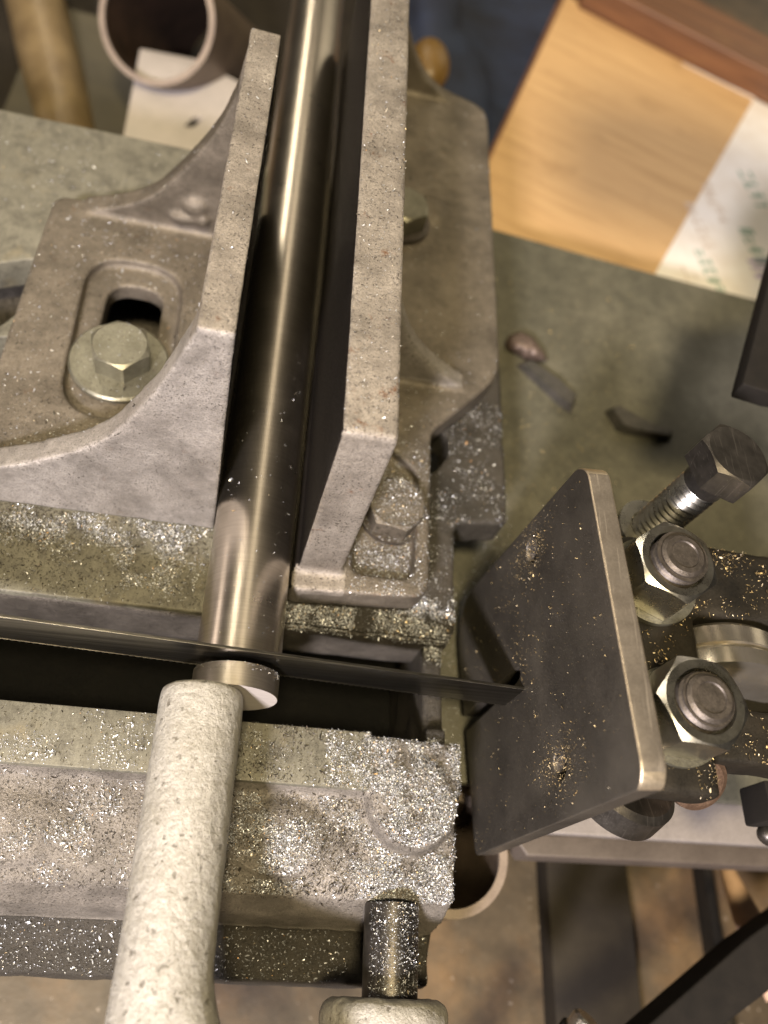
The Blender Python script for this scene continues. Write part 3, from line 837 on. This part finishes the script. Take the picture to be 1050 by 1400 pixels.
# offcuts on the tray
og = 'steel offcuts lying on the tray'
def wedge(name, pts, z0, h, mat, label, ridge=0.35):
    V = []; n = len(pts); c = np.mean(np.array(pts, float), 0)
    for p in pts: V.append((*p, z0))
    for p in pts: q = c+(np.array(p)-c)*0.86; V.append((*q, z0+h*(0.75+0.5*random.random())))
    F = [[i, (i+1) % n, n+(i+1) % n, n+i] for i in range(n)]+[list(range(n))[::-1], [n+i for i in range(n)]]
    return tag(mk(name, V, F, mat), label, 'offcut', og)
wedge('steel_offcut', [(119, 186), (124, 190), (140, 178), (149.5, 171), (146, 162), (139, 167)], -45, 5, 'scrap', 'long narrow dark steel offcut lying diagonally beside the jaw base')
wedge('steel_offcut', [(164, 167), (167, 169), (187, 161), (199, 157.5), (197, 155), (176, 155), (169, 156)], -45, 6, 'scrap', 'dark triangular steel offcut with black shadow near the middle of the tray')
vs, fs, ns = remesh([ell(121, 197, -41, 8, 6, 5), lathe([(5.5, 0), (4, 5), (0.6, 12)], (124, 195, -41), (1, -0.55, 0), 16)], 0.8, 3, 0.7, 0.25)
tag(mk('metal_lump', vs, fs, 'scrap_brown', smooth=True), 'brown pointed lump of metal resting on the tip of the long offcut', 'offcut', og)

# ================================================================== wooden box and paper behind the tray
wd = thing('wooden_box', 'pale pine box with a red brown rim in the upper right background', 'box', (240, 430, -120))
bd = [(123, 381), (119, 327), (135, 300), (330, 260), (470, 480), (350, 535), (196, 606)]
def rot_obj_mesh(name, V, F, mat, parent, angz, piv):
    o = mk(name, V, F, mat, parent)
    o.rotation_euler = (0, 0, 0)
    return o
def local_slab(name, outer_, holes, z0, z1, mat, parent, angz, bev=1.0):
    """slab whose own x axis runs along angz, so the wood grain follows the board"""
    c, s = math.cos(angz), math.sin(angz); o0 = origin(parent)
    rel = [((p[0]-o0[0])*c+(p[1]-o0[1])*s, -(p[0]-o0[0])*s+(p[1]-o0[1])*c) for p in outer_]
    V, F = slab(rel, holes, z0-o0[2], z1-o0[2], bev)
    me = bpy.data.meshes.new(name); me.from_pydata((V*MM).tolist(), [], F); me.update(); me.materials.append(MAT[mat])
    o = bpy.data.objects.new(name, me); col.objects.link(o); o.parent = parent; o.rotation_euler = (0, 0, angz)
    return o
local_slab('panel', rounded(bd, [3, 3, 3, 0, 0, 0, 2]), [], -96, -80, 'wood', wd, math.radians(-22), 1.2)
local_slab('rim', [(205, 590), (365, 519), (372, 540), (380, 565), (232, 640), (196, 640)], [], -80.2, -58, 'wood_red', wd, math.radians(-24), 2.0)
local_slab('side', [(126, 380), (199, 604), (192, 606), (121, 382)], [], -160, -82, 'wood_red', wd, math.radians(72), 0.5)
pa = thing('paper_sheet', 'glossy white paper with green and purple print lying on the pine box', 'paper', (330, 400, -79.8))
V, F = slab(rounded([(226, 302), (330, 268), (470, 480), (362, 519), (288, 550), (346, 528)], 0.5), [], -79.6, -79.0)
mk('sheet', V, F, 'paper', pa)
def glyphs(cx, cy, angz, n, size, mat, name):
    parts = []; c, s = math.cos(angz), math.sin(angz); x = 0
    for i in range(n):
        w_ = size*random.uniform(0.5, 0.8)
        for k in range(random.choice((2, 3))):
            if random.random() < 0.5: a0, a1, b0, b1 = x+random.uniform(0, w_*0.8), 0, 0, size; a1 = a0+size*0.2
            else: b0 = random.choice((0, size*0.42, size*0.8)); a0, a1, b1 = x, x+w_, b0+size*0.2
            q = [(a0, b0), (a1, b0), (a1, b1), (a0, b1)]
            parts.append((np.array([(cx+a*c-b*s, cy+a*s+b*c, -78.96+0.01*k) for a, b in q]), [[0, 1, 2, 3]]))
        x += w_+size*0.25
    mk(name, *join(*parts), mat, pa)
for cx, cy, n, sz, mt, nm in [(312, 432, 4, 11, 'ink_green', 'print_line'), (300, 372, 6, 11, 'ink_green', 'print_line'), (262, 340, 6, 9, 'ink_green', 'print_line'), (300, 345, 3, 16, 'ink_purple', 'print_mark'), (262, 385, 6, 8, 'ink_tan', 'print_line'), (278, 410, 5, 8, 'ink_tan', 'print_line'), (250, 322, 5, 8, 'ink_tan', 'print_line')]:
    glyphs(cx, cy, math.radians(-78), n, sz, mt, nm)

# ================================================================== background clutter, upper left and top
pp = thing('pipe_offcut', 'short grey steel pipe with open end in the upper left background', 'pipe', (-92, 425, -160))
c0 = np.array([-91.0, 418.0, -60.0]); axp = np.array([0.237, 0.628, -0.575]); axp /= np.linalg.norm(axp)
mk('tube_wall', *lathe([(34.6, 0.6), (36, 0.6), (36, 142), (34.6, 142)], c0, axp, 64, closed=True), 'pipe', pp)
mk('bore', *lathe([(33, 1.0), (34.4, 1.0), (34.4, 141), (33, 141)], c0, axp, 64, closed=True), 'bore', pp)
mk('rim', *lathe([(32.8, -0.8), (36.3, -0.8), (36.3, 1.0), (32.8, 1.0)], c0, axp, 64, closed=True), 'pipe_rim', pp)
sh = mk('dark_back_sheet', *slab(rounded([(-330, 255), (58, 250), (70, 840), (-330, 840)], 6), [], -159.6, -156, 0.6), 'near_black')  # near-black sheet covering the floor behind the saw
tag(sh, 'near-black sheet lying behind the saw under the pipe and tan tube', 'metal sheet')
wp = thing('slotted_bracket', 'white painted metal strip with one slot beneath the pipe', 'bracket', (-70, 385, -96))
V, F = slab(rounded([(-99, 330), (-20, 325), (-25, 420), (-70, 440), (-105, 438)], 2), [rounded([(-68, 372), (-62, 374), (-57, 385), (-63, 384)], 2)], -98, -94, 0.5)
mk('strip', V, F, 'white_metal', wp)
op = mk('back_panel', *join(box(-176, -100, 300, 305, -160, -97), box(-185, -98, 350, 520, -140, -132)), 'olive_panel')
tag(op, 'dull olive sheet metal guard behind the bed at upper left', 'guard')
tg = mk('tan_hose', *sweep([(-120, 330, -150), (-152, 415, -140), (-185, 500, -128), (-215, 580, -110), (-240, 660, -100)], 20, 28), 'tan', smooth=True)
tag(tg, 'thick tan tube leaning in the top left corner', 'tube')
bt = thing('blue_bin', 'dark blue plastic bin in shadow behind the right jaw', 'bin', (150, 520, -160))
vs, fs, ns = remesh([slab(rounded([(50, 360), (118, 340), (230, 700), (60, 720)], 12), [], -140, -112), ell(110, 500, -112, 30, 80, 10), ell(95, 600, -112, 22, 60, 16)], 3.0, 6, 3.0, 0.02)
mk('lid', vs, fs, 'blue', bt, smooth=True)
mk('bin_wall', *slab(rounded([(56, 366), (112, 350), (222, 690), (66, 712)], 10), [], -159.5, -139), 'blue', bt)
ak = mk('amber_knob', *ell(76, 424, -52, 13, 22, 13), 'amber', smooth=True)
tag(ak, 'dim amber plastic knob behind the top of the right jaw', 'knob')

# ================================================================== background clutter, lower right
p2_ = thing('pipe_offcut', 'pale rimmed upright pipe between the bed and the guide plate', 'pipe', (88, -40, -160))
mk('tube_wall', *lathe([(19.3, 0), (21.6, 0), (21.6, 98), (19.3, 98)], (88, -38, -160), (0, 0, 1), 64, closed=True), 'pipe', p2_)
mk('rim', *lathe([(19.0, 0), (22.2, 0), (22.2, 2), (19.0, 2)], (88, -38, -62), (0, 0, 1), 64, closed=True), 'pipe_rim', p2_)
V, F = box(162, 204, -140, -8, -160, -146, 1.0)
tag(mk('dark_floor_patch', V, F, 'near_black'), 'low dark channel on the brown floor below the guide plate', 'patch')  # low near-black box making a dark area on the floor
V, F = box(247, 252, -150, -10, -160, -148, 1.0)
tag(mk('thin_rail', V, F, 'bracket'), 'thin dark rail running along the floor at lower right', 'rail')
V, F = slab(rounded([(140, -104), (165, -104), (290, -36), (270, -26), (205, -62)], 2), [], -78, -60, 1.0)
tag(mk('angled_bar', V, F, 'black'), 'black diagonal bar crossing the bottom right corner', 'bar')
wk = mk('wood_stick', *sweep([(230.5, -20, -108), (232, -34, -105), (235, -50, -102), (239, -66, -99), (243, -80, -96)], [1.2, 3.6, 6.0, 7.5, 8.2], 20), 'salmon', smooth=True)
tag(wk, 'pale orange pointed stick at the lower right edge', 'stick')
be = thing('stub_bolt', 'tiny bright bolt end at the bottom edge right of the vise screw', 'bolt', (134, -90, -70))
mk('bolt_end', *lathe([(5.2, 0), (5.2, 5.5), (4.2, 6.5)], (134, -94, -62), (0.5, 0.75, 0.5), 24), 'zinc', be)
mk('bolt_rod', *lathe([(6.5, -34), (6.5, 0.4)], (134, -94, -62), (0.5, 0.75, 0.5), 24), 'black', be)

# ================================================================== swarf
def chips_mesh(P, N, size, mat, name, label, parent=None, lay=0.55):
    """curled slivers: three-segment bent strips lying on the surface"""
    P = np.asarray(P, float); N = np.asarray(N, float); n = len(P)
    if n == 0: return None
    L = size*np.exp(rng.normal(0, 0.45, n)); W = L*rng.uniform(0.13, 0.3, n); curl = rng.uniform(0.4, 3.2, n)
    d = rng.normal(size=(n, 3)); d -= (d*N).sum(1)[:, None]*N*lay; d /= np.linalg.norm(d, axis=1)[:, None]
    up = N+rng.normal(0, 0.45, (n, 3)); up -= (up*d).sum(1)[:, None]*d; up /= np.linalg.norm(up, axis=1)[:, None]
    sd = np.cross(d, up)
    V = np.empty((n, 8, 3)); t = np.linspace(-0.5, 0.5, 4)
    for k in range(4):
        a = t[k]*curl
        along = np.sin(a)/np.maximum(curl, 1e-3)*L
        rise = (1-np.cos(a))/np.maximum(curl, 1e-3)*L
        wk_ = W*(1.0 if k in (1, 2) else 0.55)
        base = P+d*along[:, None]+up*(rise+0.12*L)[:, None]
        V[:, 2*k] = base+sd*wk_[:, None]*0.5; V[:, 2*k+1] = base-sd*wk_[:, None]*0.5
    q = np.array([[0, 1, 3, 2], [2, 3, 5, 4], [4, 5, 7, 6]])
    F = (np.arange(n)[:, None, None]*8+q[None]).reshape(-1, 4)
    o = mk(name, V.reshape(-1, 3), F.tolist(), mat, parent)
    o['kind'] = 'stuff'
    if parent is None: o['label'] = label; o['category'] = 'metal chips'
    return o

bpy.context.view_layer.update()
dg = bpy.context.evaluated_depsgraph_get()
SKIP = {'band', 'tooth_row', 'burr_chips'}
def drop(x, y):
    o0 = Vector((x*MM, y*MM, 0.2)); d = Vector((0, 0, -1))
    hit, loc, nor, idx, ob, _ = scene.ray_cast(dg, o0, d)
    if not hit: return None
    return np.array(loc)/MM, np.array(nor), ob.name.split('.')[0]
def nz(x, y, s, off=0.0): return mnoise.fractal(Vector((x*s+off, y*s-off, off)), 0.8, 2.0, 3)
def blob(x, y, cx, cy, rx, ry): return math.exp(-(((x-cx)/rx)**2+((y-cy)/ry)**2))
buck = {'bed': ([], []), 'pile': ([], []), 'jaw': ([], []), 'tray': ([], []), 'grit': ([], [])}
def scatter(n, x0, x1, y0, y1, dens, key, names, jitter=0.0, nzmin=0.45):
    X = rng.uniform(x0, x1, n); Y = rng.uniform(y0, y1, n); U = rng.uniform(0, 1, n)
    for x, y, u in zip(X, Y, U):
        if u > dens(x, y): continue
        h = drop(x, y)
        if h is None or h[2] not in names or h[1][2] < nzmin: continue
        p = h[0]+h[1]*rng.uniform(0, 1)*jitter
        buck[key][0].append(p); buck[key][1].append(h[1])
BEDN = {'side_flange', 'machined_table', 'gap_wall', 'machined_strip', 'front_table', 'lower_ledge', 'bridge'}
# strip behind the gap on the left: two drifts against the jaw
def d1(x, y):
    v = 0.06+1.3*blob(x, y, -33, 42, 12, 9)+1.1*blob(x, y, -66, 46, 17, 7)+0.5*blob(x, y, -30, 30, 12, 5)
    return v*max(0, min(1, 0.55+1.7*nz(x, y, 0.11, 3.1)))
scatter(42000, -85, -13, 21, 52, d1, 'bed', BEDN, 0.6)
# in front of the right jaw and along the bed's right flank
def d2(x, y):
    v = 0.9 if y < 34 else 0.5
    return v*max(0.05, min(1, 0.75+1.3*nz(x, y, 0.12, 8.3)))
scatter(34000, 13, 72, 14, 36, d2, 'bed', BEDN, 0.8, 0.2)
scatter(15000, 57, 94, 30, 128, lambda x, y: 0.42*max(0.08, min(1, 0.55+2.0*nz(x, y, 0.08, 5))), 'bed', BEDN, 0.4)
# recess of the right jaw foot
scatter(5000, 13, 60, 26, 37, lambda x, y: 0.5*max(0, 0.4+1.8*nz(x, y, 0.12, 23)), 'pile', {'base_plate'}, 0.3)
scatter(17000, 31, 60, 33, 92, lambda x, y: 1.0*max(blob(x, y, 45, 44, 14, 7), 0.55*blob(x, y, 48, 68, 12, 22)), 'pile', {'base_plate', 'bolt_head', 'washer'}, 0.9)
# front table
def d3(x, y):
    v = 0.14+0.55*blob(x, y, -45, -45, 26, 12)+0.25*blob(x, y, -60, -25, 30, 8)
    return v*max(0.04, min(1, 0.42+2.6*nz(x, y, 0.085, 1.7)))
scatter(30000, -72, -18, -60, -13, d3, 'bed', BEDN, 0.5)
def d4(x, y):
    v = (0.12 if y > -29 else 0.3)+0.7*blob(x, y, 18, -45, 14, 11)
    if x > 40: v = max(v, 0.9)
    elif x > 30: v = max(v, 0.5)
    w = blob(x, y, 35+0.35*(-45-y), -46, 6.5, 12)
    v *= 1-0.8*w
    return v*max(0.06, min(1, (0.8 if x > 42 else 0.62)+2.2*nz(x, y, 0.10, 6.2)))
scatter(120000, 1, 74, -61, -12, d4, 'pile', BEDN, 0.7, 0.72)
scatter(12000, -70, 73, -84, -66, lambda x, y: 0.25, 'bed', BEDN, 0.5)
scatter(2600, 46, 63, -84, -60, lambda x, y: 0.8, 'pile', {'screw_shaft'}, 0.4, 0.5)
# jaws
JN = {'base_plate', 'jaw_wall', 'gusset'}
scatter(7000, -92, -24, 60, 182, lambda x, y: 0.22+0.9*blob(x, y, -52, 70, 25, 8)+0.3*blob(x, y, -60, 165, 20, 12), 'jaw', JN|{'washer', 'bolt_head'}, 0.2)
scatter(1500, -24, -12, 55, 190, lambda x, y: 0.10, 'jaw', JN, 0.1)
scatter(4200, 15, 30, 35, 230, lambda x, y: 0.20, 'jaw', JN, 0.1)
scatter(6000, 30, 90, 36, 300, lambda x, y: 0.22+0.5*blob(x, y, 58, 108, 20, 18), 'jaw', JN, 0.2)
scatter(5000, -125, -40, 170, 236, lambda x, y: 0.9*blob(x, y, -102, 208, 18, 20)*(1 if nz(x, y, 0.12, 2) > 0.05 else 0.06)+0.02, 'bed', BEDN, 0.3)
scatter(2600, 94, 240, 20, 270, lambda x, y: 0.12+0.5*blob(x, y, 120, 130, 22, 40), 'tray', {'tray_floor', 'steel_offcut'}, 0.2)
scatter(9000, 96, 165, -36, 40, lambda x, y: 0.6*max(0, 0.4+1.5*nz(x, y, 0.1, 4)), 'tray', {'bracket'}, 0.4)
scatter(9000, 72, 112, -12, 112, lambda x, y: 0.5, 'bed', {'tray_floor'}, 0.3)
# dark grit everywhere
scatter(26000, -95, 74, -60, 52, lambda x, y: 0.5*max(0, 0.5+1.6*nz(x, y, 0.09, 12)), 'grit', BEDN, 0.1)
scatter(5000, -92, 90, 36, 230, lambda x, y: 0.35, 'grit', JN, 0.05)
scatter(1500, 94, 240, 20, 270, lambda x, y: 0.4, 'grit', {'tray_floor'}, 0.05)

scatter(16000, -92, -24, 59, 180, lambda x, y: 0.9*blob(x, y, -60, 66, 30, 6)+0.7*blob(x, y, -28, 110, 7, 60)+0.5*blob(x, y, -54, 84, 22, 8)+0.25*blob(x, y, -58, 130, 30, 40), 'grit', {'base_plate', 'washer'}, 0.1)
scatter(9000, 30, 90, 100, 300, lambda x, y: 0.8*blob(x, y, 50, 262, 16, 30)+0.3*max(0, 0.3+1.6*nz(x, y, 0.05, 9)), 'grit', {'base_plate'}, 0.1)
scatter(30000, 1, 74, -61, -12, lambda x, y: 0.55*max(0.1, min(1, 0.5+1.5*nz(x, y, 0.13, 15)))+0.4*blob(x, y, 36, -47, 7, 11), 'grit', BEDN, 0.8)
scatter(16000, -85, -13, 22, 52, lambda x, y: 0.25+0.7*blob(x, y, -70, 46, 18, 8)+0.5*blob(x, y, -25, 47, 14, 5), 'grit', BEDN, 0.2)
scatter(9000, 94, 260, 20, 270, lambda x, y: 0.25*max(0.1, 0.5+1.5*nz(x, y, 0.06, 19)), 'grit', {'tray_floor'}, 0.05)
scatter(4000, 94, 200, 60, 250, lambda x, y: 0.16+0.5*blob(x, y, 112, 130, 18, 45), 'tray', {'tray_floor'}, 0.1)
chips_mesh(*buck['bed'], 0.5, 'chips', 'bed_swarf', 'loose silvery steel chips strewn over the saw bed')
chips_mesh(*buck['pile'], 0.42, 'chips', 'swarf_pile', 'thick drift of bright steel filings heaped on the bed corner and jaw foot')
chips_mesh(*buck['jaw'], 0.5, 'chips', 'jaw_swarf', 'fine glinting steel chips dusted over the vise jaws')
chips_mesh(*buck['tray'], 0.62, 'chips_gold', 'tray_swarf', 'sparse straw coloured chips on the green grey tray and guide bracket')
chips_mesh(*buck['grit'], 0.52, 'chips_dark', 'dark_grit', 'dark oily grit stuck on the bed, jaws and tray')
# swarf stuck to the oily guide plate
PP = []; u = rng.uniform(-40, 48, 9000); v = rng.uniform(-38, 80, 9000); w = rng.uniform(0, 1, 9000)
for a, b, c in zip(u, v, w):
    dn_ = 0.07+0.9*blob(a, b, ha[0], ha[1], 7, 9)+0.9*blob(a, b, hb[0], hb[1], 7.5, 11)+0.5*blob(a, b, -36, -34, 4, 4)+0.35*blob(a, b, 8, 20, 10, 10)+0.12*blob(a, b, 25, 20, 20, 30)
    if 0.5 < a < 9 and b < 19: continue
    if c < dn_: PP.append(gp(a, b, -0.05))
for q, cc in ((ha, 420), (hb, 480)):
    for i in range(cc):
        PP.append(gp(q[0]+rng.normal(0, 3.6), q[1]+rng.normal(0, 7.5), rng.uniform(-0.6, 0.2)))
nv = np.tile([-nn[0], -nn[1], 0.0], (len(PP), 1))
chips_mesh(PP, nv, 0.45, 'chips_gold', 'plate_swarf', '', gd)
# bright sparks of swarf on the bar and arm
PB = []; NB = []
for i in range(150):
    t = rng.uniform(-0.9, 0.9); y = rng.uniform(2, 120)
    NB.append((math.sin(t), 0, math.cos(t))); PB.append((12.75*math.sin(t), y, 12.72+12.75*math.cos(t)))
chips_mesh(PB, NB, 0.45, 'chips', 'bar_swarf', '', bar)
